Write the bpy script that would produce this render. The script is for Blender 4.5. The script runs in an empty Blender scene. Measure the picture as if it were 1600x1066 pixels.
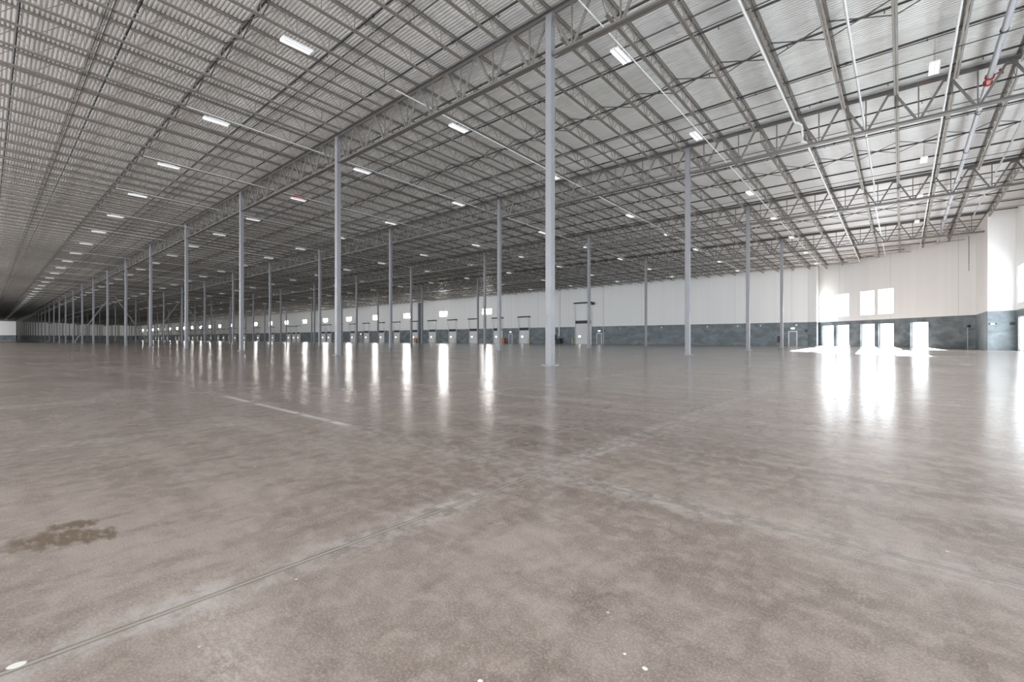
import bpy, math, random
import numpy as np
random.seed(7)
scene = bpy.context.scene
C = scene.collection
PI = math.pi

# ------------------------------------------------------------------ the building's grid (metres)
SA, SB = 16.59, 15.24                 # column spacing along the building and across it
X1, Y1 = -10.57, 14.61                # first column of the front row
ROWS = [Y1 + SB * k for k in range(4)]
NBAY = 28
XFAR = X1 - SA * NBAY - 0.9           # far end wall
YW = 82.3                             # dock wall
XE = 7.75                             # windowed end wall
JS = SA / 8                           # joist spacing
SLOPE = 0.0269
HC = 1.05                             # camera height
def zd(y): return 14.12 - SLOPE * (y - Y1)      # underside of the roof deck
TILT = -math.atan(SLOPE)
ROWNAME = ['front row', 'second row', 'third row', 'fourth row', 'dock wall']

ONES = ['', 'first', 'second', 'third', 'fourth', 'fifth', 'sixth', 'seventh', 'eighth', 'ninth', 'tenth', 'eleventh', 'twelfth',
        'thirteenth', 'fourteenth', 'fifteenth', 'sixteenth', 'seventeenth', 'eighteenth', 'nineteenth']
TENS = ['', '', 'twenty', 'thirty', 'forty', 'fifty', 'sixty', 'seventy', 'eighty', 'ninety']
TENTH = ['', '', 'twentieth', 'thirtieth', 'fortieth', 'fiftieth', 'sixtieth', 'seventieth', 'eightieth', 'ninetieth']
def nth(n):
    if n < 20: return ONES[n]
    if n < 100: return TENTH[n // 10] if n % 10 == 0 else TENS[n // 10] + '-' + ONES[n % 10]
    h = ['', 'hundred', 'two-hundred'][n // 100]
    return h + 'th' if n % 100 == 0 else h + '-and-' + nth(n % 100)

# ------------------------------------------------------------------ materials
def mat(name):
    m = bpy.data.materials.new(name); m.use_nodes = True
    nt = m.node_tree; nt.nodes.clear()
    out = nt.nodes.new('ShaderNodeOutputMaterial')
    return m, nt, out
class G:
    """tiny node-graph helper"""
    def __init__(s, nt): s.nt = nt
    def n(s, typ, **kw):
        nd = s.nt.nodes.new(typ)
        for k, v in kw.items(): setattr(nd, k, v)
        return nd
    def put(s, sock, v):
        if hasattr(v, 'is_output'): s.nt.links.new(v, sock)
        else: sock.default_value = v
    def math(s, op, a, b=0.0, c=0.0):
        nd = s.n('ShaderNodeMath', operation=op)
        for i, v in enumerate((a, b, c)): s.put(nd.inputs[i], v)
        return nd.outputs[0]
    def mix(s, f, a, b):
        nd = s.n('ShaderNodeMix', data_type='RGBA')
        s.put(nd.inputs[0], f)
        for i, v in ((6, a), (7, b)):
            s.put(nd.inputs[i], v if hasattr(v, 'is_output') else (*v, 1) if len(v) == 3 else v)
        return nd.outputs[2]
    def noise(s, vec, scale, detail=4, rough=.55, dist=0.0):
        nd = s.n('ShaderNodeTexNoise')
        s.put(nd.inputs['Vector'], vec); nd.inputs['Scale'].default_value = scale
        nd.inputs['Detail'].default_value = detail; nd.inputs['Roughness'].default_value = rough
        nd.inputs['Distortion'].default_value = dist
        return nd.outputs['Fac']
    def ramp(s, v, lo, hi, a=0.0, b=1.0, smooth=True):
        nd = s.n('ShaderNodeMapRange', interpolation_type='SMOOTHSTEP' if smooth else 'LINEAR')
        s.put(nd.inputs[0], v)
        for i, x in ((1, lo), (2, hi), (3, a), (4, b)): s.put(nd.inputs[i], x)
        return nd.outputs[0]
    def map(s, vec, scale=(1, 1, 1), rot=(0, 0, 0), loc=(0, 0, 0)):
        nd = s.n('ShaderNodeMapping'); s.put(nd.inputs[0], vec)
        nd.inputs['Scale'].default_value = scale; nd.inputs['Rotation'].default_value = rot; nd.inputs['Location'].default_value = loc
        return nd.outputs[0]
    def obj(s): return s.n('ShaderNodeTexCoord').outputs['Object']
    def xyz(s, v):
        nd = s.n('ShaderNodeSeparateXYZ'); s.put(nd.inputs[0], v); return nd.outputs

def paint(name, col, rough=.5, metal=0.0, var=.12, scale=3.0, rust=None, spec=.5):
    m, nt, out = mat(name); g = G(nt)
    p = g.n('ShaderNodeBsdfPrincipled')
    o = g.obj()
    f = g.noise(o, scale, 4)
    c = g.mix(f, tuple(x * (1 - var) for x in col), tuple(min(1, x * (1 + var)) for x in col))
    if rust:
        r = g.ramp(g.noise(g.map(o, (.35, .35, .35)), 1.0, 3), .58, .68)
        c = g.mix(g.math('MULTIPLY', r, .75), c, rust)
    nt.links.new(c, p.inputs['Base Color'])
    nt.links.new(g.ramp(g.noise(o, scale * 2, 2), .3, .7, max(.05, rough - .08), rough + .08), p.inputs['Roughness'])
    p.inputs['Metallic'].default_value = metal
    p.inputs['Specular IOR Level'].default_value = spec
    nt.links.new(p.outputs[0], out.inputs[0])
    return m
def lamp(name, col, power):
    m, nt, out = mat(name)
    e = nt.nodes.new('ShaderNodeEmission'); e.inputs[0].default_value = (*col, 1); e.inputs[1].default_value = power
    nt.links.new(e.outputs[0], out.inputs[0]); return m
def daylight_glass(name, col, power, clear=True):
    """bright hazy glazing: the daylight glare of the pane, sun passing through it when clear, and a faint surface reflection"""
    m, nt, out = mat(name); g = G(nt)
    e = g.n('ShaderNodeEmission'); e.inputs[0].default_value = (*col, 1); e.inputs[1].default_value = power
    t = g.n('ShaderNodeBsdfTransparent' if clear else 'ShaderNodeBsdfDiffuse'); gl = g.n('ShaderNodeBsdfGlossy'); gl.inputs['Roughness'].default_value = .03
    fr = g.n('ShaderNodeFresnel'); fr.inputs[0].default_value = 1.45
    ms = g.n('ShaderNodeMixShader'); nt.links.new(fr.outputs[0], ms.inputs[0]); nt.links.new(t.outputs[0], ms.inputs[1]); nt.links.new(gl.outputs[0], ms.inputs[2])
    a = g.n('ShaderNodeAddShader'); nt.links.new(e.outputs[0], a.inputs[0]); nt.links.new(ms.outputs[0], a.inputs[1])
    nt.links.new(a.outputs[0], out.inputs[0]); return m

P_DAY, P_CORNER, P_CLER, P_LAMP = 7.5, 2.0, 32.0, 1.0
M = {}
M['column'] = paint('column_paint', (.225, .225, .238), .45, var=.06, scale=1.5)
M['joist'] = paint('joist_primer', (.215, .194, .172), .5, var=.12)
M['girder'] = paint('girder_primer', (.145, .134, .122), .5, var=.12)
M['girder_top'] = paint('girder_top_primer', (.125, .118, .112), .5, var=.12, rust=(.20, .125, .095))
M['bridging'] = paint('bridging_primer', (.08, .078, .075), .55)
M['pipe'] = paint('black_pipe', (.022, .021, .021), .45, rust=(.12, .05, .025))
M['main_pipe'] = paint('galvanised_pipe', (.46, .47, .50), .42, metal=.25)
M['red'] = paint('red_enamel', (.30, .022, .016), .4)
M['white'] = paint('white_enamel', (.80, .80, .80), .4, var=.04)
M['conduit'] = paint('pale_conduit', (.74, .735, .72), .45, var=.05)
M['door'] = paint('dock_door_white', (.70, .70, .70), .45, var=.05)
M['mandoor'] = paint('grey_door_paint', (.20, .215, .24), .45, var=.05)
M['dark'] = paint('dark_rubber', (.035, .036, .04), .6)
M['track'] = paint('galvanised_track', (.76, .77, .77), .4)
M['yellow'] = paint('safety_yellow', (.60, .50, .12), .5)
M['orange'] = paint('safety_orange', (.55, .20, .06), .5)
M['frame'] = paint('aluminium_frame', (.30, .31, .33), .4, metal=.5)
M['lens'] = lamp('lit_lens', (1, .985, .96), P_LAMP)
M['glow'] = lamp('lit_small_lamp', (1, .99, .96), 9.0)
M['day'] = daylight_glass('window_daylight', (.84, .93, 1.0), P_DAY)
M['dayf'] = daylight_glass('unseen_window_fill', (.84, .93, 1.0), P_DAY, False)
M['dayk'] = daylight_glass('corner_daylight', (.84, .93, 1.0), P_CORNER)
M['dayc'] = daylight_glass('clerestory_daylight', (1.0, .99, .95), P_CLER, False)
M['peep'] = daylight_glass('door_light_daylight', (1, .99, .96), 4.0, False)

for k_ in ('lens', 'day', 'dayf', 'dayk', 'dayc', 'peep', 'glow'): M[k_].cycles.emission_sampling = 'FRONT'
def deck_material():
    m, nt, out = mat('galvanised_deck'); g = G(nt)
    p = g.n('ShaderNodeBsdfPrincipled')
    o = g.obj()
    big = g.noise(g.map(o, (.05, .3, 1)), 1.0, 3)
    c = g.mix(big, (.76, .75, .735), (.88, .865, .85))
    st = g.ramp(g.noise(g.map(o, (.15, 5, 1)), 1.0, 2), .45, .75)
    c = g.mix(g.math('MULTIPLY', st, .35), c, (.58, .58, .57))
    nt.links.new(c, p.inputs['Base Color'])
    p.inputs['Metallic'].default_value = .15
    nt.links.new(g.ramp(big, .3, .7, .30, .42), p.inputs['Roughness'])
    nt.links.new(p.outputs[0], out.inputs[0]); return m
M['deck'] = deck_material()

def wall_material(name, upper=(.86, .86, .845), lower=(.155, .182, .196), band=3.62):
    m, nt, out = mat(name); g = G(nt)
    p = g.n('ShaderNodeBsdfPrincipled')
    o = g.obj(); x, y, z = g.xyz(o)
    ribs = g.noise(g.map(o, (1.2, 1, .01)), 1.0, 3)
    up = g.mix(ribs, tuple(v * .93 for v in upper), tuple(v * 1.04 for v in upper))
    cloud = g.noise(g.map(o, (.5, 1, .9)), 1.0, 5, .6, .6)
    streak = g.noise(g.map(o, (.9, 1, .12)), 1.0, 4)
    lo = g.mix(g.ramp(cloud, .35, .7), tuple(v * .72 for v in lower), tuple(v * 1.5 for v in lower))
    lo = g.mix(g.math('MULTIPLY', g.ramp(streak, .55, .75), .35), lo, (.20, .22, .22))
    c = g.mix(g.ramp(z, band - .02, band + .02), lo, up)
    # joints of the tilt-up panels
    u = g.math('ABSOLUTE', g.math('SUBTRACT', g.math('MODULO', g.math('ADD', x, 1000.0 * 8.295), 8.295), 4.15))
    c = g.mix(g.math('MULTIPLY', g.ramp(u, .03, .012), .45), c, (.25, .26, .27))
    nt.links.new(c, p.inputs['Base Color'])
    nt.links.new(g.ramp(cloud, .3, .7, .42, .6), p.inputs['Roughness'])
    nt.links.new(p.outputs[0], out.inputs[0]); return m
M['wall'] = wall_material('painted_wall')

def floor_material():
    m, nt, out = mat('sealed_concrete'); g = G(nt)
    p = g.n('ShaderNodeBsdfPrincipled')
    o = g.obj(); x, y, z = g.xyz(o)
    swirl = g.map(o, (1, 1, 1), (0, 0, .5))
    n1 = g.noise(o, .22, 5, .6, .8)
    n2 = g.noise(g.map(o, (.35, 1.3, 1), (0, 0, .25)), 1.6, 6, .65, .5)
    n3 = g.noise(swirl, 9.0, 5, .65, .3)
    n4 = g.noise(o, 110.0, 3, .6)
    n5 = g.noise(g.map(o, (2.2, .7, 1), (0, 0, -.12)), 2.4, 6, .7, .4)
    c = g.mix(g.ramp(n1, .36, .64, smooth=False), (0.164, 0.126, 0.105), (0.274, 0.224, 0.194))
    c = g.mix(g.math('MULTIPLY', g.ramp(n2, .44, .66, smooth=False), .65), c, (0.376, 0.314, 0.275))
    c = g.mix(g.math('MULTIPLY', g.ramp(n5, .46, .66, smooth=False), .50), c, (0.136, 0.104, 0.083))
    c = g.mix(g.math('MULTIPLY', g.ramp(n3, .46, .66, smooth=False), .60), c, (0.355, 0.295, 0.256))
    c = g.mix(g.math('MULTIPLY', g.ramp(n4, .50, .66, smooth=False), .32), c, (0.502, 0.424, 0.372))
    c = g.mix(g.math('MULTIPLY', g.ramp(n4, .50, .36, smooth=False), .16), c, (0.109, 0.085, 0.070))
    # pale chalky bloom, patchy
    bl = g.math('MULTIPLY', g.ramp(g.noise(g.map(o, (.5, 1.1, 1), (0, 0, .3), (3, 1, 0)), .55, 4, .6, .4), .50, .72), g.ramp(g.noise(g.map(o, (1, 2.2, 1)), 22, 5, .75), .42, .66))
    c = g.mix(g.math('MULTIPLY', bl, .65), c, (0.512, 0.453, 0.426))
    # tiny pale specks
    vo = g.n('ShaderNodeTexVoronoi'); g.put(vo.inputs['Vector'], o); vo.inputs['Scale'].default_value = 5.0
    hsv = g.xyz(vo.outputs['Color'])
    sp = g.math('MULTIPLY', g.ramp(vo.outputs['Distance'], .045, .03), g.math('GREATER_THAN', hsv[0], .72))
    c = g.mix(g.math('MULTIPLY', sp, .7), c, (.62, .60, .57))
    # saw-cut joints
    def joint(coord, off, pitch):
        return g.math('ABSOLUTE', g.math('SUBTRACT', g.math('MODULO', g.math('ADD', coord, 400 * pitch - off + pitch / 2), pitch), pitch / 2))
    jx = joint(x, -2.14, SA / 4)
    jy = joint(y, 2.87, 3.56)
    wob = g.ramp(g.noise(o, .9, 3), .35, .65, .15, 1.0)
    for d, k in ((jx, 1.0), (jy, .7)):
        halo = g.math('MULTIPLY', g.math('MULTIPLY', g.ramp(d, .20, .03), wob), g.ramp(n3, .35, .6))
        c = g.mix(g.math('MULTIPLY', halo, .55 * k), c, (.47, .44, .42))
        c = g.mix(g.math('MULTIPLY', g.ramp(d, .022, .013), .60 * k), c, (.10, .088, .078))
        c = g.mix(g.math('MULTIPLY', g.ramp(d, .011, .006), .85 * k), c, (.36, .315, .265))
    # diamond joint round every column foot
    du = joint(x, X1, SA); dv = joint(y, Y1, SB)
    dd = g.math('ABSOLUTE', g.math('SUBTRACT', g.math('ADD', du, dv), .75))
    c = g.mix(g.math('MULTIPLY', g.ramp(dd, .06, .02), .55), c, (.48, .46, .44))
    # a run of pale joint filler, a brown damp stain, a few paint spots
    seg = g.math('MULTIPLY', g.ramp(g.math('ABSOLUTE', g.math('SUBTRACT', y, 2.87)), .055, .035), g.math('MULTIPLY', g.ramp(x, -9.6, -9.3), g.ramp(x, -4.9, -5.4)))
    seg = g.math('MULTIPLY', seg, g.ramp(g.noise(g.map(o, (1.2, .3, 1)), 1.0, 2), .38, .48))
    c = g.mix(g.math('MULTIPLY', seg, .8), c, (.58, .54, .51))
    def blob(cx, cy, rx, ry, rot, warp, edge=.25):
        q = g.map(o, (1, 1, 1), (0, 0, 0), (-cx, -cy, 0))
        q = g.map(q, (1, 1, 1), (0, 0, rot))
        qx, qy, _ = g.xyz(q)
        r = g.math('SQRT', g.math('ADD', g.math('POWER', g.math('DIVIDE', qx, rx), 2.0), g.math('POWER', g.math('DIVIDE', qy, ry), 2.0)))
        if warp: r = g.math('ADD', r, g.math('MULTIPLY', g.math('SUBTRACT', g.noise(g.map(o, (1, 3.0, 1)), 5.0, 4), .5), warp))
        return g.ramp(r, 1.0, 1.0 - edge)
    st = g.math('MAXIMUM', blob(-3.34, .27, .30, .15, -.95, 1.5, .5), blob(-3.54, .33, .14, .09, -.95, 1.2, .5))
    st = g.math('MULTIPLY', st, g.ramp(g.noise(g.map(o, (2, 6, 1), (0, 0, .3)), 6.0, 4), .28, .52, .35, 1.0))
    c = g.mix(g.math('MULTIPLY', st, .85), c, (.115, .078, .046))
    for cx, cy, rx, ry in ((-2.159, .065, .020, .026), (-1.46, .31, .012, .010), (-.98, .99, .010, .009), (-.62, 1.37, .011, .009), (-.70, 1.39, .006, .006)):
        c = g.mix(g.math('MULTIPLY', blob(cx, cy, rx, ry, .3, .3), .9), c, (.78, .76, .72))
    nt.links.new(c, p.inputs['Base Color'])
    rg = g.math('ADD', g.ramp(n1, .3, .7, .15, .20), g.math('MULTIPLY', g.ramp(n2, .4, .7), .035))
    rg = g.math('ADD', rg, g.math('MULTIPLY', g.ramp(n3, .4, .7), .025))
    nt.links.new(rg, p.inputs['Roughness'])
    p.inputs['Specular IOR Level'].default_value = .5
    b = g.n('ShaderNodeBump'); b.inputs['Strength'].default_value = .10; b.inputs['Distance'].default_value = .01
    nt.links.new(g.math('ADD', n3, g.math('MULTIPLY', n4, .3)), b.inputs['Height'])
    nt.links.new(b.outputs[0], p.inputs['Normal'])
    nt.links.new(p.outputs[0], out.inputs[0]); return m
M['floor'] = floor_material()

# ------------------------------------------------------------------ mesh building
class MB:
    def __init__(s): s.v = []; s.q = []; s.m = []
    def raw(s, verts, quads, mi=0):
        b = len(s.v); s.v.extend(verts)
        s.q.extend(tuple(b + i for i in q) for q in quads); s.m.extend([mi] * len(quads)); return s
    BQ = [(0, 3, 2, 1), (4, 5, 6, 7), (0, 1, 5, 4), (1, 2, 6, 5), (2, 3, 7, 6), (3, 0, 4, 7)]
    def box(s, x0, x1, y0, y1, z0, z1, mi=0):
        return s.raw([(x0, y0, z0), (x1, y0, z0), (x1, y1, z0), (x0, y1, z0), (x0, y0, z1), (x1, y0, z1), (x1, y1, z1), (x0, y1, z1)], s.BQ, mi)
    def bar(s, p, q, w, h=None, mi=0, up=(0, 0, 1)):
        h = h or w
        p = np.array(p, float); q = np.array(q, float); d = q - p; d /= np.linalg.norm(d)
        u = np.array(up, float)
        if abs(d @ u) > .98: u = np.array((1.0, 0, 0))
        a = np.cross(d, u); a /= np.linalg.norm(a); b = np.cross(a, d)
        vs = []
        for e in (p, q):
            for sx, sz in ((-1, -1), (1, -1), (1, 1), (-1, 1)): vs.append(tuple(e + a * sx * w / 2 + b * sz * h / 2))
        return s.raw(vs, s.BQ, mi)
    def tube(s, pts, r, n=8, mi=0):
        pts = [np.array(p, float) for p in pts]; rings = []
        for i, p in enumerate(pts):
            d = (pts[min(i + 1, len(pts) - 1)] - pts[max(i - 1, 0)]); d /= np.linalg.norm(d)
            u = np.array((0, 0, 1.0)) if abs(d[2]) < .9 else np.array((1.0, 0, 0))
            a = np.cross(d, u); a /= np.linalg.norm(a); b = np.cross(a, d)
            rr = r[i] if isinstance(r, (list, tuple)) else r
            rings.append([tuple(p + rr * (math.cos(t) * a + math.sin(t) * b)) for t in (2 * PI * k / n for k in range(n))])
        vs = [v for ring in rings for v in ring]; qs = []
        for i in range(len(pts) - 1):
            for k in range(n):
                k2 = (k + 1) % n; qs.append((i * n + k, i * n + k2, (i + 1) * n + k2, (i + 1) * n + k))
        L = (len(pts) - 1) * n
        for k in range(1, n - 2, 2):
            qs.append((0, k + 2, k + 1, k)); qs.append((L, L + k, L + k + 1, L + k + 2))
        return s.raw(vs, qs, mi)
    def join(s, o, off=(0, 0, 0)):
        return s.raw([(v[0] + off[0], v[1] + off[1], v[2] + off[2]) for v in o.v], o.q, 0)
    def mesh(s, name, mats):
        me = bpy.data.meshes.new(name); me.from_pydata(s.v, [], s.q)
        mats = mats if isinstance(mats, (list, tuple)) else [mats]
        for x in mats: me.materials.append(x)
        if len(mats) > 1: me.polygons.foreach_set('material_index', s.m)
        me.update(); return me

def link(name, me, parent=None, loc=None, rot=None):
    o = bpy.data.objects.new(name, me); C.objects.link(o)
    if parent: o.parent = parent
    if loc is not None: o.location = loc
    if rot is not None: o.rotation_euler = rot
    return o
def tag(o, label, cat, group=None, kind=None):
    o['label'] = label; o['category'] = cat
    if group: o['group'] = group
    if kind: o['kind'] = kind
    return o
def thing(name, label, cat, loc=(0, 0, 0), rot=(0, 0, 0), group=None, kind='thing'):
    return tag(link(name, None, None, loc, rot), label, cat, group, kind)
def struct(name, me, label=None, cat=None, loc=None, rot=None, parent=None):
    o = link(name, me, parent, loc, rot)
    if not parent:
        o['kind'] = 'structure'
        if label: o['label'] = label; o['category'] = cat
    return o

# ------------------------------------------------------------------ camera
FWD = np.array((-.6521, .7581)); RGT = np.array((.7581, .6521))
def view(x, y):
    p = np.array((x, y)); return float(p @ FWD), float(p @ RGT)
def inview(x, y, pad=.04):
    z, r = view(x, y); return z > .5 and abs(r / z) < 800 / 708 + pad
cam = bpy.data.cameras.new('camera'); cam.sensor_width = 36; cam.lens = 36 * 708 / 1600; cam.shift_y = -3.3 / 1600; cam.clip_end = 2000; cam.clip_start = .05
co = bpy.data.objects.new('camera', cam); C.objects.link(co)
co.location = (0, 0, HC); co.rotation_euler = (PI / 2, 0, math.asin(.6521)); scene.camera = co

# ------------------------------------------------------------------ setting: floor, deck, walls
YB = -26.0
fl = MB().raw([(XFAR - 14, YB, 0), (XE + .6, YB, 0), (XE + .6, 90, 0), (XFAR - 14, 90, 0)], [(0, 1, 2, 3)])
struct('floor', fl.mesh('floor', M['floor']), 'sealed grey concrete warehouse floor with saw-cut joints', 'floor')
d = MB(); pitch = .152; prof = []
ny = int((88 - YB) / pitch)
for i in range(ny):
    y = YB + i * pitch
    for dy, dz in ((0, 0), (.066, 0), (.078, .072), (.140, .072)): prof.append((y + dy, zd(y + dy) + dz))
n = len(prof); nseg = 40; vs = []      # sheets laid end to end; the roof edge follows the slanting wall
for k in range(nseg + 1):
    for y, z in prof:
        xe = XE + .4 if y < 60.5 else min(XE + .4, 75.5 - y)
        x = XFAR - 14 + (XE - 30 - XFAR + 14) * k / (nseg - 1) if k < nseg else xe
        vs.append((x, y, z))
d.raw(vs, [(k * n + i, k * n + i + 1, (k + 1) * n + i + 1, (k + 1) * n + i) for k in range(nseg) for i in range(n - 1)])
struct('ceiling', d.mesh('ceiling', M['deck']), 'ribbed galvanised steel roof deck over the hall', 'roof deck')

rf = MB()                                # unseen slab added over the deck to block the sun
for k in range(24):
    xa, xb = (XFAR - 14 + (XE + .4 - XFAR + 14) * q / 24 for q in (k, k + 1))
    for ya, yb in ((YB, 20), (20, 60.5), (60.5, 88)):
        ra, rb = (min(x_, 75.5 - yb) if yb > 61 else x_ for x_ in (xa, xb))
        rc, rd = (min(x_, 75.5 - ya) if yb > 61 else x_ for x_ in (xa, xb))
        if rd - rc < .01: continue
        P_ = [(rc, ya), (rd, ya), (rb, yb), (ra, yb)]
        rf.raw([(x_, y_, zd(y_) + .085) for x_, y_ in P_] + [(x_, y_, zd(y_) + .24) for x_, y_ in P_], MB.BQ)
struct('ceiling_sun_shield', rf.mesh('ceiling_sun_shield', M['bridging']), 'unseen roof slab added on top of the steel deck to block sun', 'roof')

def wall_boxes(length, height, thick, openings):
    """wall along local +X, inner face on y=0 facing -y, body behind it; openings (x0, x1, z0, z1)"""
    b = MB()
    xs = sorted({0.0, length, *[o[0] for o in openings], *[o[1] for o in openings]})
    for xa, xb in zip(xs, xs[1:]):
        cuts = sorted((o[2], o[3]) for o in openings if o[0] < (xa + xb) / 2 < o[1])
        z = 0.0
        for c0, c1 in cuts:
            if c0 > z + 1e-4: b.box(xa, xb, 0, thick, z, c0)
            z = c1
        b.box(xa, xb, 0, thick, z, height)
    return b
WIN = [0]
def window(loc, rz, w, h, depth, glass, mullions=1, label=None, transom=True):
    """aluminium window with its lower-left corner at loc, set depth back from the wall's inner face"""
    WIN[0] += 1
    f = MB(); t = .06
    f.box(0, t, depth - .04, depth + .04, 0, h); f.box(w - t, w, depth - .04, depth + .04, 0, h)
    f.box(t, w - t, depth - .04, depth + .04, 0, t); f.box(t, w - t, depth - .04, depth + .04, h - t, h)
    root = link('window_%d' % WIN[0], f.mesh('window_frame', M['frame']), None, loc, (0, 0, rz))
    tag(root, label, 'window', None, 'structure')
    pn = MB().raw([(t, depth, t), (w - t, depth, t), (w - t, depth, h - t), (t, depth, h - t)], [(0, 1, 2, 3)])
    struct('pane', pn.mesh('window_pane', glass), parent=root)
    return root

# dock wall, with its high strip windows
L0 = XFAR - 14
clx = [-79.2 - SA * k for k in range(24)]
ops = [(x - 1.6 - L0, x + 1.6 - L0, 7.2, 8.65) for x in clx]
struct('wall_dock', wall_boxes(-10.95 - L0, 13.2, .3, sorted(ops)).mesh('wall_dock', M['wall']), 'long white dock wall with a dark slate dado', 'wall', (L0, YW, 0))
for k, x in enumerate(clx):
    window((x - 1.6, YW, 7.2), 0, 3.2, 1.45, .1, M['dayc'], label='bright high strip window, %s along the dock wall' % nth(k + 1))
# pier at the corner and the slanting corner wall
pr = MB().raw([(-10.95, 82.3, 0), (-9.75, 81.9, 0), (-9.86, 85.2, 0), (-10.95, 85.2, 0), (-10.95, 82.3, 13), (-9.75, 81.9, 13), (-9.86, 85.2, 13), (-10.95, 85.2, 13)], MB.BQ)
struct('trim_1', pr.mesh('corner_pier', M['wall']), 'pale corner pier between dock wall and slanting window wall', 'pier')
CH0 = (-9.9, 84.9); CL = 22.49; CR = -PI / 4
gu = [(.73, 3.02), (3.6, 5.89), (7.83, 10.06), (10.63, 12.86), (15.12, 17.32)]
cops = [(a, b, 0.0, 3.1) for a, b in gu] + [(a, b, 4.3, 7.6) for a, b in gu[:4]]
struct('wall_corner', wall_boxes(CL, 13.2, .36, sorted(cops)).mesh('wall_corner', M['wall']), 'slanting corner wall pierced by tall bright windows', 'wall', (*CH0, 0), (0, 0, CR))
c45 = math.sqrt(.5)
for i, (a, b, z0, z1) in enumerate(cops):
    where = ('%s glazed opening at floor level' % nth(i + 1)) if z0 == 0 else ('%s window of the upper tier' % nth(i - 4))
    window((CH0[0] + a * c45, CH0[1] - a * c45, z0), CR, b - a, z1 - z0, .28, M['dayk'], label='bright %s in the slanting corner wall' % where)
# short return, block face, windowed end wall
struct('wall_return', wall_boxes(8.7, 13.3, .3, []).mesh('wall_return', M['wall']), 'short white return wall beside the slanting corner wall', 'wall', (6.0, 69.05, 0), (0, 0, -PI / 2))
struct('wall_block', wall_boxes(1.75, 13.3, .3, []).mesh('wall_block', M['wall']), 'narrow sunlit wall face at the end of the fourth girder line', 'wall', (6.0, 60.3, 0))
eops = []; ys = []
y = 59.15
while y > YB + 4:
    ys += [y, y - 2.75]; y -= SB / 2
E0 = 60.3
for yy in ys: eops += [(E0 - yy, E0 - yy + 2.3, 0.0, 3.0), (E0 - yy, E0 - yy + 2.3, 4.2, 7.4)]
struct('wall_end', wall_boxes(E0 - YB, 14.6, .3, sorted(eops)).mesh('wall_end', M['wall']), 'white end wall with two tiers of windows', 'wall', (XE, E0, 0), (0, 0, -PI / 2))
for k, yy in enumerate(ys):
    for z0, z1, tier in ((0, 3.0, 'lower'), (4.2, 7.4, 'upper')):
        window((XE, yy, z0), -PI / 2, 2.3, z1 - z0, .14, M['day'] if k < 2 else M['dayf'], label='bright %s tier window, %s from the block in the end wall' % (tier, nth(k + 1)))  # later panes are out of view, repeated to feed light; diffuse to stop sun
struct('wall_sky_blocker', MB().box(-415, -190, YB - .3, YB, 0, 15.3).mesh('wall_sky_blocker', M['wall']), 'unseen partial wall added behind the view to darken the far roof', 'wall')  # unseen, added to keep sky light off the far roof
# far end wall: the middle part lies further back
def far(name, y0, y1, x, label):
    struct(name, wall_boxes(y1 - y0, 14.6, .3, []).mesh(name, M['wall']), label, 'wall', (x, y0, 0), (0, 0, PI / 2))
far('wall_far', YB, ROWS[0], XFAR, 'pale far end wall before the front row')
for nm_, y_ in (('wall_far_return', ROWS[0] - .3), ('wall_far_jog', ROWS[2] - 1)):
    struct(nm_, MB().box(XFAR - 10.3, XFAR, y_, y_ + .3, 0, 14.6).mesh(nm_, M['wall']), 'short side wall of the set-back part of the far end wall, %s' % ('front side' if y_ < 20 else 'inner side'), 'wall')
far('wall_far_middle', ROWS[0], ROWS[2] - 1, XFAR - 10, 'shaded set-back middle part of the far end wall')
far('wall_far_inner', ROWS[2] - 1, YW, XFAR, 'pale far end wall beside the dock wall')

# ------------------------------------------------------------------ columns
CW = .285
near = []
def column_meshes(row):
    h = zd(ROWS[row]) - .27; w = CW / 2
    shaft = MB(); e = .02
    # square tube with softened corners
    ring = [(-w + e, -w), (w - e, -w), (w, -w + e), (w, w - e), (w - e, w), (-w + e, w), (-w, w - e), (-w, -w + e)]
    vs = [(x, y, z) for z in (.03, h) for x, y in ring]
    shaft.raw(vs, [(k, (k + 1) % 8, 8 + (k + 1) % 8, 8 + k) for k in range(8)])
    base = MB().box(-.26, .26, -.26, .26, 0, .035)
    for sx in (-1, 1):
        for sy in (-1, 1): base.tube([(sx * .2, sy * .2, .03), (sx * .2, sy * .2, .09)], .018, 6)
    cap = MB().box(-.22, .22, -.18, .18, h - .02, h)
    kn = MB().raw([(-.26, -.012, h - .5), (.26, -.012, h - .5), (.26, .012, h - .5), (-.26, .012, h - .5), (-.2, -.012, h), (.2, -.012, h), (.2, .012, h), (-.2, .012, h)], MB.BQ)
    kn.box(-.36, .36, -.012, .012, h - 1.72, h - 1.5)
    return [('shaft', shaft.mesh('column_shaft', M['column'])), ('base_plate', base.mesh('column_base', M['column'])),
            ('cap_plate', cap.mesh('column_cap', M['column'])), ('gusset', kn.mesh('column_gusset', M['column']))]
for r in range(4):
    parts = column_meshes(r)
    whole = MB(); w = CW / 2; h = zd(ROWS[r]) - .27
    whole.box(-w, w, -w, w, .03, h); whole.box(-.26, .26, -.26, .26, 0, .035)
    wm = whole.mesh('distant_column', M['column'])
    for k in range(NBAY):
        x, y = X1 - SA * k, ROWS[r]
        lab = 'grey square steel column, %s from the windowed end in the %s' % (nth(k + 1), ROWNAME[r])
        grp = 'steel columns of the %s' % ROWNAME[r]
        if k < 9:
            t = thing('steel_column', lab, 'column', (x, y, 0), group=grp)
            for nm, me in parts: link(nm, me, t)
        else:
            tag(link('steel_column', wm, None, (x, y, 0)), lab, 'column', grp, 'thing')

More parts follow.
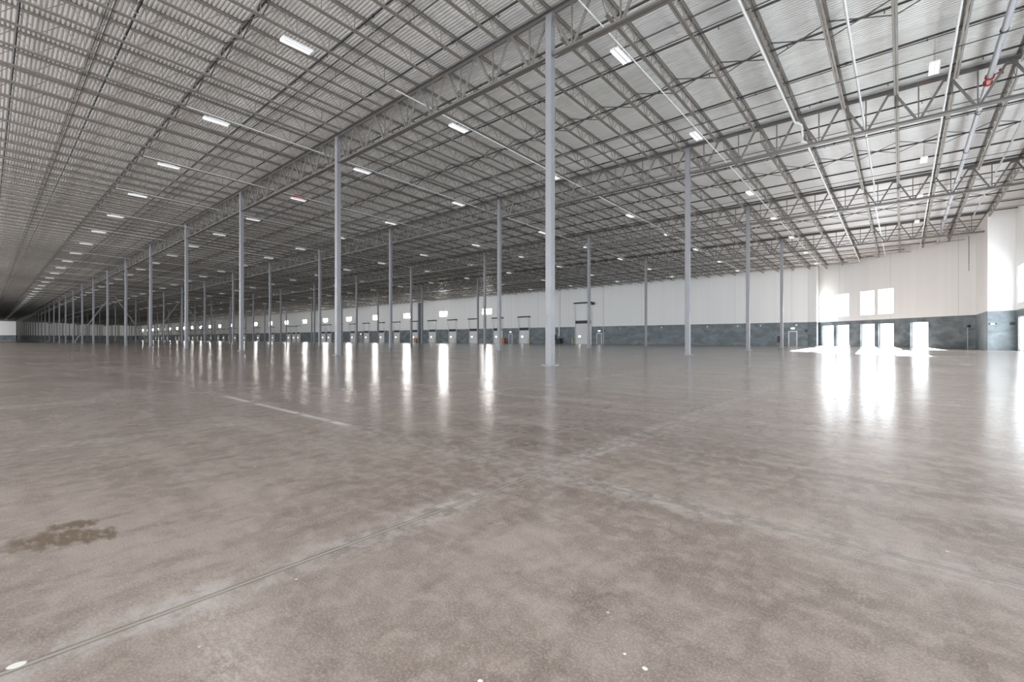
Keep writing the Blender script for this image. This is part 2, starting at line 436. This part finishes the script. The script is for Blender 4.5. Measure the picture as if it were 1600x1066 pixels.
# ------------------------------------------------------------------ girders along each row
def girder_meshes(L, npan):
    tc = MB(); bc = MB(); wb = MB(); p = L / npan
    for s in (-1, 1):
        a, b = (.02, .17) if s > 0 else (-.17, -.02)
        tc.box(-L, 0, a, b, -.02, 0); tc.box(-L, 0, .02 * s - .01, .02 * s + .01, -.16, -.02)
        a, b = (.02, .15) if s > 0 else (-.15, -.02)
        bc.box(-L + .18, -.18, a, b, -1.85, -1.83); bc.box(-L + .18, -.18, .02 * s - .01, .02 * s + .01, -1.83, -1.69)
    for i in range(npan):
        xm = -p * (i + .5)
        for e in (-1, 1):
            top = (xm + e * (p / 2 - .07), 0, -.10); bot = (xm + e * .07, 0, -1.76)
            wb.bar(top, bot, .10, .07, up=(0, 1, 0))
        wb.bar((xm, 0, -.08), (xm, 0, -1.76), .055, .055)
    for i in range(1, npan): wb.box(-p * i - .14, -p * i + .14, -.012, .012, -.28, -.06)
    return tc, bc, wb
def girder(name, x, r, L, npan, label, parts=True):
    z = zd(ROWS[r]) - .11
    key = (L, npan, parts)
    if key not in GM:
        tc, bc, wb = girder_meshes(L, npan)
        if parts: GM[key] = [('top_chord', tc.mesh('girder_top_chord', M['girder_top'])), ('bottom_chord', bc.mesh('girder_bottom_chord', M['girder'])), ('web', wb.mesh('girder_web', M['girder']))]
        else: GM[key] = tc.join(bc).join(wb).mesh('distant_girder', M['girder'])
    grp = 'girders over the ' + ROWNAME[r]
    if parts:
        t = thing(name, label, 'girder', (x, ROWS[r], z), group=grp)
        for nm, me in GM[key]: link(nm, me, t)
    else: tag(link(name, GM[key], None, (x, ROWS[r], z)), label, 'girder', grp, 'thing')
GM = {}
for r in range(4):
    Lr = (XE - X1) if r < 3 else (6.0 - X1)
    girder('truss_girder', X1 + Lr, r, Lr, 9 if r < 3 else 8, 'open web steel girder reaching the end wall over the %s' % ROWNAME[r])
    for k in range(NBAY):
        girder('truss_girder', X1 - SA * k, r, SA, 8, 'open web steel girder over the %s, %s bay from the windowed end' % (ROWNAME[r], nth(k + 2)), k < 7)

# ------------------------------------------------------------------ bar joists across each span
JD = .75
def joist_meshes(L, npan):
    tc = MB(); bc = MB(); wb = MB(); p = L / npan; c = .8
    for s in (-1, 1):
        a, b = (.012, .088) if s > 0 else (-.088, -.012)
        tc.box(a, b, 0, L, -.010, 0); tc.box(.018 * s - .006, .018 * s + .006, 0, L, -.085, -.010)
        bc.box(a, b, c, L - c, -JD, -JD + .010); bc.box(.018 * s - .006, .018 * s + .006, c, L - c, -JD + .010, -JD + .08)
    for y in (.06, L - .06): tc.box(-.09, .09, y - .1, y + .1, -.105, -.085)
    for i in range(npan):
        ym = p * (i + .5)
        for e in (-1, 1):
            t = ym + e * p / 2; b = ym + e * .04
            if (i == 0 and e < 0): wb.bar((0, .15, -.06), (0, c, -JD + .03), .032); wb.bar((0, c, -JD + .03), (0, p, -.05), .026); continue
            if (i == npan - 1 and e > 0): wb.bar((0, L - .15, -.06), (0, L - c, -JD + .03), .032); wb.bar((0, L - c, -JD + .03), (0, L - p, -.05), .026); continue
            if i in (0, npan - 1): continue
            wb.bar((0, t, -.05), (0, b, -JD + .03), .028)
        if 0 < i < npan - 1: wb.bar((0, ym, -.04), (0, ym, -JD + .03), .030)
    return tc, bc, wb
spans = []           # (y0, y1, npan, name)
spans.append((ROWS[0] - SB, ROWS[0], 11, 'running up to the front row'))
for r in range(3): spans.append((ROWS[r], ROWS[r + 1], 11, 'from the %s to the %s' % (ROWNAME[r], ROWNAME[r + 1])))
spans.append((ROWS[3], YW, 16, 'from the fourth row to the dock wall'))
joists = []
for s, (y0, y1, npan, nm) in enumerate(spans):
    for k in range(NBAY * 8 + 9):
        x = X1 + 8 * JS - k * JS
        ya, yb = y0, y1
        if s == 4: yb -= .06
        if s == 4 and x > -9.0: yb = min(y1 + 2.2, 74.85 - x)
        if x > 5.9 and s == 4: continue
        # how large it shows: length over distance, for the portion in view
        pts = [(x, ya + (yb - ya) * q) for q in (.1, .3, .5, .7, .9)]
        vis = [math.hypot(px, py) for px, py in pts if inview(px, py)]
        size = len(vis) / min(vis) if vis else 0
        joists.append([size, s, k, x, ya, yb, npan])
order = sorted(joists, key=lambda j: -j[0])
single = order[:300]; mass = order[300:]
JM = {}
def jmesh(L, npan, parts):
    key = (round(L, 3), npan, parts)
    if key not in JM:
        tc, bc, wb = joist_meshes(L, npan)
        if parts: JM[key] = [('top_chord', tc.mesh('joist_top_chord', M['joist'])), ('bottom_chord', bc.mesh('joist_bottom_chord', M['joist'])), ('web', wb.mesh('joist_web', M['joist']))]
        else: JM[key] = tc.join(bc).join(wb).mesh('distant_joist', M['joist'])
    return JM[key]
CT = 1 / math.cos(TILT)
for i, (size, s, k, x, ya, yb, npan) in enumerate(single):
    L = (yb - ya) * CT; npn = npan if s < 4 else max(8, round(L / 1.37))
    lab = 'steel bar joist %s, %s from the windowed end' % (spans[s][3], nth(k + 1))
    grp = 'bar joists ' + spans[s][3]
    if i < 150:
        t = thing('bar_joist', lab, 'joist', (x, ya, zd(ya)), (TILT, 0, 0), grp)
        for nm, me in jmesh(L, npn, True): link(nm, me, t)
    else: tag(link('bar_joist', jmesh(L, npn, False), None, (x, ya, zd(ya)), (TILT, 0, 0)), lab, 'joist', grp, 'thing')
def replicate(name, placed, material):
    """one mesh out of many placed copies: placed = [(MB, x, y, z)], each tilted with the roof"""
    ct, st = math.cos(TILT), math.sin(TILT); V = []; Q = []; off = 0; cache = {}
    for b, x, y, z in placed:
        if id(b) not in cache:
            v = np.array(b.v, np.float32); cache[id(b)] = (np.stack([v[:, 0], v[:, 1] * ct - v[:, 2] * st, v[:, 1] * st + v[:, 2] * ct], 1), np.array(b.q, np.int32))
        v, q = cache[id(b)]
        V.append(v + np.array((x, y, z), np.float32)); Q.append(q + off); off += len(v)
    V = np.concatenate(V); Q = np.concatenate(Q)
    me = bpy.data.meshes.new(name)
    me.vertices.add(len(V)); me.vertices.foreach_set('co', V.ravel())
    me.loops.add(Q.size); me.loops.foreach_set('vertex_index', Q.ravel())
    me.polygons.add(len(Q)); me.polygons.foreach_set('loop_start', np.arange(0, Q.size, 4, dtype=np.int32))
    try: me.polygons.foreach_set('loop_total', np.full(len(Q), 4, np.int32))
    except Exception: pass
    me.materials.append(material); me.update(calc_edges=True); me.shade_flat(); return me
tmpl = {}; placed = []
for size, s, k, x, ya, yb, npan in mass:
    L = (yb - ya) * CT; npn = npan if s < 4 else max(8, round(L / 1.37)); key = (round(L, 3), npn)
    if key not in tmpl:
        tc, bc, wb = joist_meshes(L, npn); tmpl[key] = tc.join(bc).join(wb)
    placed.append((tmpl[key], x, ya, zd(ya)))
tag(link('bar_joists', replicate('bar_joists', placed, M['joist'])), 'the many small bar joists receding under the far roof', 'joists', 'receding bar joists', 'stuff')

# ------------------------------------------------------------------ bridging: long rods, and crossed braces at mid span
xa_, xb_ = XFAR, XE
for s, (y0, y1, npan, nm) in enumerate(spans):
    fr = (.25, .75) if s < 4 else (.2, .42, .62, .85)
    for i, q in enumerate(fr):
        y = y0 + (y1 - y0) * q
        xe = xb_ if s < 4 else min(6.0, 75.0 - y - .2) if y > 69 else 6.0
        for where, dz in (('top', -.095), ('bottom', -JD - .015)):
            b = MB().bar((xa_, y, zd(y) + dz), (xe, y, zd(y) + dz), .04, .035)
            tag(link('bridging_rod', b.mesh('bridging_rod', M['bridging'])), 'steel bridging rod along %s chords, %s line %s' % (where, nth(i + 1), nm.replace('running up to', 'before').replace('from the', 'past the').split(' to the')[0]), 'bridging', 'bridging rods under the roof', 'thing')
xb = MB().bar((.03, 0, -.03), (JS - .03, 0, -JD + .03), .045, .03).bar((.03, .05, -JD + .03), (JS - .03, .05, -.03), .045, .03)
xmesh = xb.mesh('cross_brace', M['bridging'])
cells = []
for s, (y0, y1, npan, nm) in enumerate(spans):
    for q in ((.5,) if s < 4 else (.31, .73)):
        y = y0 + (y1 - y0) * q
        for k in range(NBAY * 8 + 8):
            x = X1 + 8 * JS - (k + 1) * JS
            if s == 4 and (x + JS > 75 - y - .3 or x + JS > 6.05): continue
            z_, r_ = view(x, y)
            cells.append((math.hypot(x, y) if inview(x, y) else 1e6 + math.hypot(x, y), s, q, k, x, y))
cells.sort()
for dist, s, q, k, x, y in cells[:200]:
    pl = {.5: 'mid span', .31: 'first crossing', .73: 'second crossing'}[q]
    nm = spans[s][3].replace('running up to', 'before').replace('from the', 'past the').split(' to the')[0]
    tag(link('cross_brace', xmesh, None, (x, y, zd(y)), (TILT, 0, 0)), 'crossed thin braces at %s %s, bay %s from the windowed end' % (pl, nm, nth(k + 1)), 'bracing', 'crossed braces between joists', 'thing')
tag(link('cross_braces', replicate('cross_braces', [(xb, x, y, zd(y)) for _, s, q, k, x, y in cells[200:]], M['bridging'])), 'the many small crossed braces between the far joists', 'bracing', 'receding crossed braces', 'stuff')

# ------------------------------------------------------------------ sprinkler branch pipes along the building, with heads
hd = MB().tube([(0, 0, 0), (0, 0, -.09)], .016, 6).tube([(0, 0, -.09), (0, 0, -.10)], .035, 6)
hmesh = hd.mesh('sprinkler_head', M['pipe'])
cpl = MB().tube([(-.06, 0, 0), (.06, 0, 0)], .062, 8).mesh('pipe_coupling', M['pipe'])
nlines = int((YW - .87) / 3.07) + 1
for i in range(nlines):
    y = .87 + 3.07 * i; z = zd(y) - .30
    xe = XE if y < 60 else min(5.9, 75.0 - y - .2)
    t = tag(link('sprinkler_pipe', MB().tube([(XFAR, 0, 0), (xe, 0, 0)], .045, 8).mesh('sprinkler_pipe', M['pipe']), None, (0, y, z)),
            'black sprinkler branch pipe under the deck, %s line out from the camera side' % nth(i + 1), 'pipe', 'sprinkler branch pipes', 'thing')
    if 0 < i < 12:
        for k in range(9):
            x = min(xe, 4) - 3.2 * k - (i % 2) * 1.3
            link('sprinkler_head', hmesh, t, (x, 0, -.04)); 
            if k % 2 == 0: link('coupling', cpl, t, (x + .5, 0, 0))

# ------------------------------------------------------------------ pipes and conduits across the building
def under(y): return zd(y) - JD
FX = [1.07 - 10.05 * k for k in range(48)]
FY = [8.44, 17.5, 26.75, 38.9, 47.7, 56.5, 66.0, 75.0]
for k, x in enumerate(FX[1:30]):
    ys0 = 13.2 if k < 2 else 7.0
    b = MB().tube([(x + .14, ys0, under(ys0) - .10), (x + .14, YW, under(YW) - .10)], .03, 6)
    tag(link('conduit', b.mesh('conduit', M['conduit'])), 'pale conduit across the roof feeding the %s cross row of high-bay lights' % nth(k + 2), 'conduit', 'lighting conduits', 'thing')
b = MB().tube([(-1.6, YB, under(YB) + .25), (-1.6, 44.2, under(44.2) + .25), (-1.6, 44.4, under(44.4) - .6), (-1.6, 45.6, under(45.6) - .9), (-1.6, 74.5, under(74.5) - .05)], .05, 8)
tag(link('white_pipe', b.mesh('white_pipe', M['conduit'])), 'white pipe crossing the roof between two joists and dropping at the third girder', 'pipe', None, 'thing')
b = MB().tube([(-4.45, YB, under(YB) - .06), (-4.45, 28.9, under(28.9) - .06), (-4.2, 29.4, under(29.4) - .1), (-4.2, 29.8, under(29.8) - .55), (-4.35, 30.4, under(30.4) - .6), (-4.35, 32, under(32) - .08), (-4.35, 78.5, under(78.5) - .06)], .055, 8)
tag(link('white_pipe', b.mesh('white_pipe', M['conduit'])), 'white pipe under a joist with a kink at the second girder', 'pipe', None, 'thing')
b = MB().tube([(1.62, YB, under(YB) - .07), (1.62, 72.5, under(72.5) - .07)], .045, 8)
tag(link('white_pipe', b.mesh('white_pipe', M['conduit'])), 'straight white pipe along a joist beside the shiny main pipe', 'pipe', None, 'thing')
t = tag(link('main_pipe', MB().tube([(3.05, YB, under(YB) + .1), (3.05, 71.0, under(71.0) + .1)], .115, 14).mesh('main_pipe', M['main_pipe'])), 'thick shiny sprinkler main crossing the roof by the end wall', 'pipe', None, 'thing')
for y in (-4, 2, 8, 14, 20, 26, 34, 40, 46.5, 53, 59):
    link('pipe_clamp', MB().tube([(3.05, y - .05, under(y) + .1), (3.05, y + .05, under(y) + .1)], .135, 12).mesh('pipe_clamp', M['dark']), t)
vb = MB()
for dy in (-.32, .32): vb.tube([(3.05, 30.3 + dy - .05, under(30.3) + .1), (3.05, 30.3 + dy + .05, under(30.3) + .1)], .17, 12)
vb.tube([(3.05, 30.0, under(30) + .1), (3.05, 30.6, under(30.6) + .1)], .135, 12)
vv = link('valve', vb.mesh('red_valve', M['red']), t); vv['label'] = 'red flanged valve on the shiny main'
hw = MB().tube([(3.05, 30.3, under(30.3) + .2), (3.45, 30.3, under(30.3) + .35)], .03, 8).tube([(3.43, 30.3, under(30.3) + .34), (3.47, 30.3, under(30.3) + .36)], .14, 12)
link('handwheel', hw.mesh('valve_handwheel', M['red']), vv)
b = MB().tube([(5.0, YB, under(YB) + .2), (5.0, 69.0, under(69) + .2)], .05, 8)
tag(link('white_pipe', b.mesh('white_pipe', M['main_pipe'])), 'slim shiny pipe between the thick main and the end wall', 'pipe', None, 'thing')

# ------------------------------------------------------------------ high-bay lights
bw, bl = .17, .62
hous = MB().box(-bw, bw, -bl, bl, .02, .07).box(-.08, .08, -.35, .35, .07, .13)
for sx in (-1, 1): hous.raw([(sx * bw, -bl, .02), (sx * bw, bl, .02), (sx * (bw + .015), bl, -.03), (sx * (bw + .015), -bl, -.03)], [(0, 1, 2, 3)])
hm = hous.mesh('light_housing', M['white'])
lens = MB()
for a, b_ in ((-.155, -.03), (.03, .155)): lens.raw([(a, -.61, .015), (a, .61, .015), (b_, .61, .015), (b_, -.61, .015)], [(0, 1, 2, 3)])
lm = lens.mesh('light_lens', M['lens'])
wire = MB().tube([(0, 0, .07), (0, 0, 1.06)], .006, 4)
wm = wire.mesh('light_wire', M['bridging'])
simple = MB(); simple.join(hous)
simple.raw(lens.v, lens.q, 1)
for sy in (-.45, .45): simple.join(wire, (0, sy, 0))
sm = simple.mesh('distant_light', [M['white'], M['lens']])
for j, y in enumerate(FY):
    for k, x in enumerate(FX[:(44 if j == 0 else 34 if j < 3 else 26)]):
        if j >= 6 and k == 0: continue
        loc = (x - (.0), y, under(y) - .32)
        lab = 'white high-bay light, %s from the windowed end in the %s long line' % (nth(k + 1), nth(j + 1))
        grp = 'high-bay lights under the roof'
        if k < 7:
            t = thing('high_bay_light', lab, 'ceiling light', loc, group=grp)
            link('housing', hm, t); link('lens', lm, t); [link('hanger_wire', wm, t, (0, sy, 0)) for sy in (-.45, .45)]
            if j == 1 and k == 4:
                rb = link('emergency_box', MB().box(-.16, .16, -.45, .45, .13, .32).mesh('emergency_box', M['red']), t); rb['label'] = 'red box on top of the light'
        else: tag(link('high_bay_light', sm, None, loc), lab, 'ceiling light', grp, 'thing')

# ------------------------------------------------------------------ dock wall: doors, bollards, pipes
def door_meshes(w, h, top, hood):
    p = MB()
    for i in range(5): p.box(-w / 2, w / 2, -.10 - (.006 if i % 2 else 0), -.05, h * i / 5 + .004, h * (i + 1) / 5 - .004)
    p.box(-w / 2, w / 2, -.085, -.05, 0, h)
    pe = MB().box(-w * .32, -w * .32 + .45, -.118, -.108, 1.42, 1.74)
    hd_ = MB().box(-w / 2 - .05, w / 2 + .05, -.22, -.02, h, h + hood)
    tr = []
    for s in (-1, 1):
        x = s * (w / 2 + .12); q = MB()
        q.bar((x, -.16, 0), (x, -.16, h), .16, .10); q.bar((x, -.16, h), (x, -.75, top), .14, .08)
        q.bar((x, -.03, h), (x, -.03, top), .05, .05); q.bar((x, -.03, top - .1), (x, -.75, top - .1), .05, .05)
        tr.append(q)
    tb = MB().tube([(-w / 2 - .25, -.62, top + .08), (w / 2 + .25, -.62, top + .08)], .13, 8)
    tb.bar((w / 2 + .3, -.62, top + .08), (w / 2 + .3, -.1, top + .08), .1, .3)
    return [('panel', p.mesh('door_panel', M['door'])), ('view_light', pe.mesh('door_view_light', M['peep'])), ('hood', hd_.mesh('door_hood', M['dark'])),
            ('track', tr[0].mesh('door_track', M['track'])), ('track', tr[1].mesh('door_track', M['track'])), ('spring_tube', tb.mesh('door_tube', M['dark']))]
dm = door_meshes(2.75, 3.05, 6.1, .62)
dxs = [-66.9, -75.2, -83.8, -91.8, -100.2, -108.3, -117.1, -125.3, -134.0, -142.6, -151.0, -159.0, -163.3, -183.9, -187.9, -192.7, -208.8, -225.1, -242.2, -254.7,
       -263, -271.5, -280, -292, -309, -317, -326, -334, -356, -363.5, -385, -400.5, -409, -418]
for k, x in enumerate(dxs):
    t = thing('dock_door', 'white overhead dock door with a bright peephole, %s beyond the tall drive-in door' % nth(k + 1), 'dock door', (x, YW, 0), group='overhead dock doors')
    for nm, me in dm: link(nm, me, t)
t = thing('drive_in_door', 'tall white drive-in door with tracks rising nearly to the roof', 'dock door', (-50.85, YW, 0))
for nm, me in door_meshes(3.7, 4.3, 8.55, .6): link(nm, me, t)
op = MB().box(2.2, 2.75, -.75, -.25, 8.1, 8.6).mesh('door_operator', M['dark']); link('operator', op, t)
bol = MB().tube([(0, 0, 0), (0, 0, 1.15), (0, 0, 1.22), (0, 0, 1.25)], [.085, .085, .06, .01], 10).mesh('bollard', M['yellow'])
for x, y, lab in [(-65.1, YW - .9, 'yellow steel bollard beside the first dock door'), (-53.2, YW - .8, 'yellow steel bollard at the foot of the tall drive-in door'),
                  (-57.9, YW - 1.0, 'yellow steel bollard beside the black floor machine'), (-90.0, YW - .9, 'yellow steel bollard beside the fourth dock door'),
                  (-98.3, YW - .9, 'yellow steel bollard beside the fifth dock door'), (-115.2, YW - .9, 'yellow steel bollard beside the seventh dock door')]:
    tag(link('bollard', bol, None, (x, y, 0)), lab, 'bollard', 'yellow bollards at the doors', 'thing')
def barrier(x, lab):
    b = MB().box(-.55, .55, -.25, .25, 0, .1); 
    b.raw([(-.5, -.2, .1), (.5, -.2, .1), (.5, .2, .1), (-.5, .2, .1), (-.42, -.12, 1.3), (.42, -.12, 1.3), (.42, .12, 1.3), (-.42, .12, 1.3)], MB.BQ)
    tag(link('barrier', b.mesh('barrier', M['orange']), None, (x, YW - .9, 0)), lab, 'barrier', None, 'thing')
barrier(-72.9, 'orange barrier standing between the first and second dock doors'); barrier(-106.9, 'orange barrier standing near the sixth dock door')
# black machine on wheels
t = thing('floor_machine', 'black wheeled machine parked against the dock wall behind a bollard', 'machine', (-56.6, YW - .7, 0))
link('body', MB().raw([(-.6, -.4, .15), (.6, -.4, .15), (.6, .4, .15), (-.6, .4, .15), (-.45, -.3, 1.0), (.3, -.3, 1.15), (.3, .3, 1.15), (-.45, .3, 1.0)], MB.BQ).mesh('machine_body', M['dark']), t)
for sx in (-.4, .4): link('wheel', MB().tube([(sx, -.5, .2), (sx, -.38, .2)], .2, 12).mesh('machine_wheel', M['dark']), t)
link('handle', MB().tube([(.5, -.2, 1.0), (.85, -.2, 1.3), (.85, .2, 1.3), (.5, .2, 1.0)], .03, 6).mesh('machine_handle', M['dark']), t)
t = thing('wall_post', 'pair of dark full height steel posts against the dock wall by the sixth dock door', 'post', (-105.6, YW, 0))
for sx in (-.55, .55): link('post', MB().box(sx - .3, sx + .3, -.45, 0, 0, zd(YW) - .8).mesh('wall_post', M['mandoor']), t)
# personnel doors
for x, lab in [(-47.1, 'grey personnel door with pale frame beside the drive-in door'), (-71.2, 'grey personnel door with pale frame between the first two dock doors'),
               (-12.9, 'grey personnel door near the corner pier, a lit lamp above'), (-137.6, 'grey personnel door between the ninth and tenth dock doors')]:
    t = thing('personnel_door', lab, 'door', (x, YW, 0), group='personnel doors in the dock wall')
    link('leaf', MB().box(-.48, .48, -.09, -.04, 0, 2.15).mesh('door_leaf', M['mandoor']), t)
    f = MB().box(-.60, -.48, -.12, 0, 0, 2.27).box(.48, .60, -.12, 0, 0, 2.27).box(-.48, .48, -.12, 0, 2.15, 2.27)
    link('frame', f.mesh('door_frame', M['white']), t)
    link('handle', MB().box(.30, .42, -.14, -.09, 1.0, 1.06).mesh('door_handle', M['track']), t)
    tl = thing('wall_light', 'small lit lamp over the personnel door' + (' beside the drive-in door' if x == -47.1 else ' near the corner pier' if x == -12.9 else ' between the first two dock doors' if x == -71.2 else ' further along the wall'), 'wall light', (x, YW, 2.6))
    link('housing', MB().box(-.28, .28, -.10, 0, 0, .22).mesh('wall_light_housing', M['white']), tl)
    link('lens', MB().box(-.22, .22, -.13, -.10, .02, .17).mesh('wall_light_lens', M['glow']), tl)
for i, x in enumerate((-12.4, -17.4, -20.8, -25.7, -33.9, -42.3)):
    tl = thing('wall_light', 'small round white lamp on the dado top, %s from the corner pier' % nth(i + 1), 'wall light', (x, YW, 3.18), group='small lamps on the dado')
    link('bracket', MB().tube([(0, 0, 0), (0, -.12, 0)], .05, 8).mesh('lamp_bracket', M['white']), tl)
    link('globe', MB().tube([(0, -.12, 0), (0, -.14, 0), (0, -.22, 0), (0, -.27, 0), (0, -.28, 0)], [.06, .12, .14, .08, .01], 10).mesh('lamp_globe', M['white']), tl)
# rain and electrical pipes on the dock wall
for x, z0, r, lab in [(-56.95, 1.6, .16, 'thick white rain pipe running down the dock wall to the black machine'), (-46.1, .0, .06, 'thin white pipe running down the wall beside the personnel door')]:
    b = MB().tube([(x, YW - r - .02, z0), (x, YW - r - .02, zd(YW) - .3)], r, 10)
    tag(link('wall_pipe', b.mesh('wall_pipe', M['white'])), lab, 'pipe', None, 'thing')
for x, z0, w, h, m_, lab in [(-58.4, 2.2, .55, 1.3, 'track', 'pale electrical panel on the dado beside the thick rain pipe'), (-58.2, .6, .6, 1.3, 'dark', 'dark electrical cabinet low on the dado under the pale panel')]:
    tag(link('electrical_panel', MB().box(-w / 2, w / 2, -.22, 0, 0, h).box(-w / 2 + .04, w / 2 - .04, -.235, -.22, .04, h - .04).mesh('electrical_panel', M[m_]), None, (x, YW, z0)), lab, 'electrical panel', None, 'thing')
# dark box on the last column of the fourth row, strobe boxes and emergency lights near the corner
tag(link('fire_extinguisher_box', MB().box(-.14, .14, -.18, 0, 0, .75).box(-.11, .11, -.195, -.18, .04, .71).mesh('extinguisher_box', M['dark']), None, (X1 - .28, ROWS[3], .65)), 'dark box mounted on the fourth row column by the windows', 'box', None, 'thing')
tag(link('strobe_box', MB().box(-.16, .16, -.12, 0, 0, .26).box(-.1, .1, -.16, -.12, .05, .21).mesh('strobe_box', M['dark']), None, (-11.1, YW, 2.15)), 'small dark alarm strobe on the wall by the corner pier', 'alarm', None, 'thing')
tag(link('strobe_box', MB().box(-.12, .12, -.12, 0, 0, .24).box(-.08, .08, -.15, -.12, .05, .19).mesh('strobe_box', M['dark']), None, (5.55, 69.45, 2.3), (0, 0, CR)), 'small dark alarm strobe where the slanting wall meets the return', 'alarm', None, 'thing')
tag(link('strobe_box', MB().box(-.15, .15, -.14, 0, 0, .26).box(-.1, .1, -.18, -.14, .05, .21).mesh('strobe_box', M['dark']), None, (7.55, 60.3, 2.3)), 'dark alarm strobe on the narrow block face beside the end wall', 'alarm', None, 'thing')
t = thing('emergency_light', 'beige twin head emergency light on the narrow block face', 'emergency light', (6.32, 60.3, 2.42))
link('body', MB().box(-.14, .14, -.1, 0, -.06, .08).mesh('emergency_body', M['conduit']), t)
for sx in (-.2, .2): link('lamp_head', MB().tube([(sx, -.02, .02), (sx, -.1, .02), (sx, -.13, .02)], [.05, .075, .07], 10).mesh('emergency_head', M['dark']), t)
# thin dark conduit up the slanting wall's end
tag(link('wall_conduit', MB().tube([(5.42, 69.5, 0), (5.42, 69.5, 2.3)], .03, 6).mesh('wall_conduit', M['track'])), 'thin pale conduit up to the strobe at the end of the slanting wall', 'conduit', None, 'thing')
tag(link('wall_conduit', MB().tube([(5.5, 69.42, 8.4), (5.5, 69.42, 12.2)], .03, 6).mesh('wall_conduit', M['frame'])), 'thin dark conduit high on the slanting wall under the girder end', 'conduit', None, 'thing')

# ------------------------------------------------------------------ chevron braces between columns
xbr = X1 - 9 * SA
for r, nm in ((0, 'front and second rows'), (1, 'second and third rows')):
    ym = ROWS[r] + SB / 2; zt = zd(ym) - 1.0
    for yf, far_, w in ((ROWS[r], False, 'near'), (ROWS[r + 1], True, 'far')):
        t = thing('diagonal_brace', 'grey diagonal brace, %s leg of the pair between %s' % (w, nm), 'brace', (xbr, yf, 0), group='chevron braces')
        sg = 1 if not far_ else -1
        link('strut', MB().bar((0, sg * .25, .35), (0, (ym - yf) - sg * .15, zt), .22, .22, up=(1, 0, 0)).mesh('brace_strut', M['column']), t)
        link('gusset', MB().box(-.015, .015, min(0, sg * .6), max(0, sg * .6), .05, .75).mesh('brace_gusset', M['column']), t)

# ------------------------------------------------------------------ light
for nm_, x_, w_ in (('sky_fill_portal', -91.5, 197.0), ('sky_fill_portal_far', -452.0, 74.0)):
    pt = bpy.data.lights.new(nm_, 'AREA'); pt.shape = 'RECTANGLE'; pt.size = w_; pt.size_y = 15.0; pt.cycles.is_portal = True  # sampling portals over rear gaps left open for sky fill
    po = bpy.data.objects.new(nm_, pt); C.objects.link(po); po.location = (x_, YB - .05, 7.6); po.rotation_euler = (PI / 2, 0, 0)
w = bpy.data.worlds.new('sky'); scene.world = w; w.use_nodes = True
bg = w.node_tree.nodes['Background']; bg.inputs[0].default_value = (.92, .955, 1.0, 1); bg.inputs[1].default_value = 4.8
sun = bpy.data.lights.new('sun', 'SUN'); sun.energy = 110; sun.angle = .02; sun.color = (.97, .985, 1.0)
so = bpy.data.objects.new('sun', sun); C.objects.link(so)
from mathutils import Vector
so.rotation_euler = Vector((.05, -.98, -.19)).to_track_quat('-Z', 'Y').to_euler(); so.location = (60, 0, 40)

vs_ = scene.view_settings
scene.display_settings.display_device = 'sRGB'
vs_.view_transform = 'Standard'; vs_.look = 'None'; vs_.exposure = 0.55; vs_.gamma = 1.0; vs_.use_curve_mapping = False
scene.cycles.use_denoising = True
scene.cycles.max_bounces = 10; scene.cycles.diffuse_bounces = 6; scene.cycles.glossy_bounces = 4; scene.cycles.transparent_max_bounces = 8
scene.cycles.sample_clamp_indirect = 6
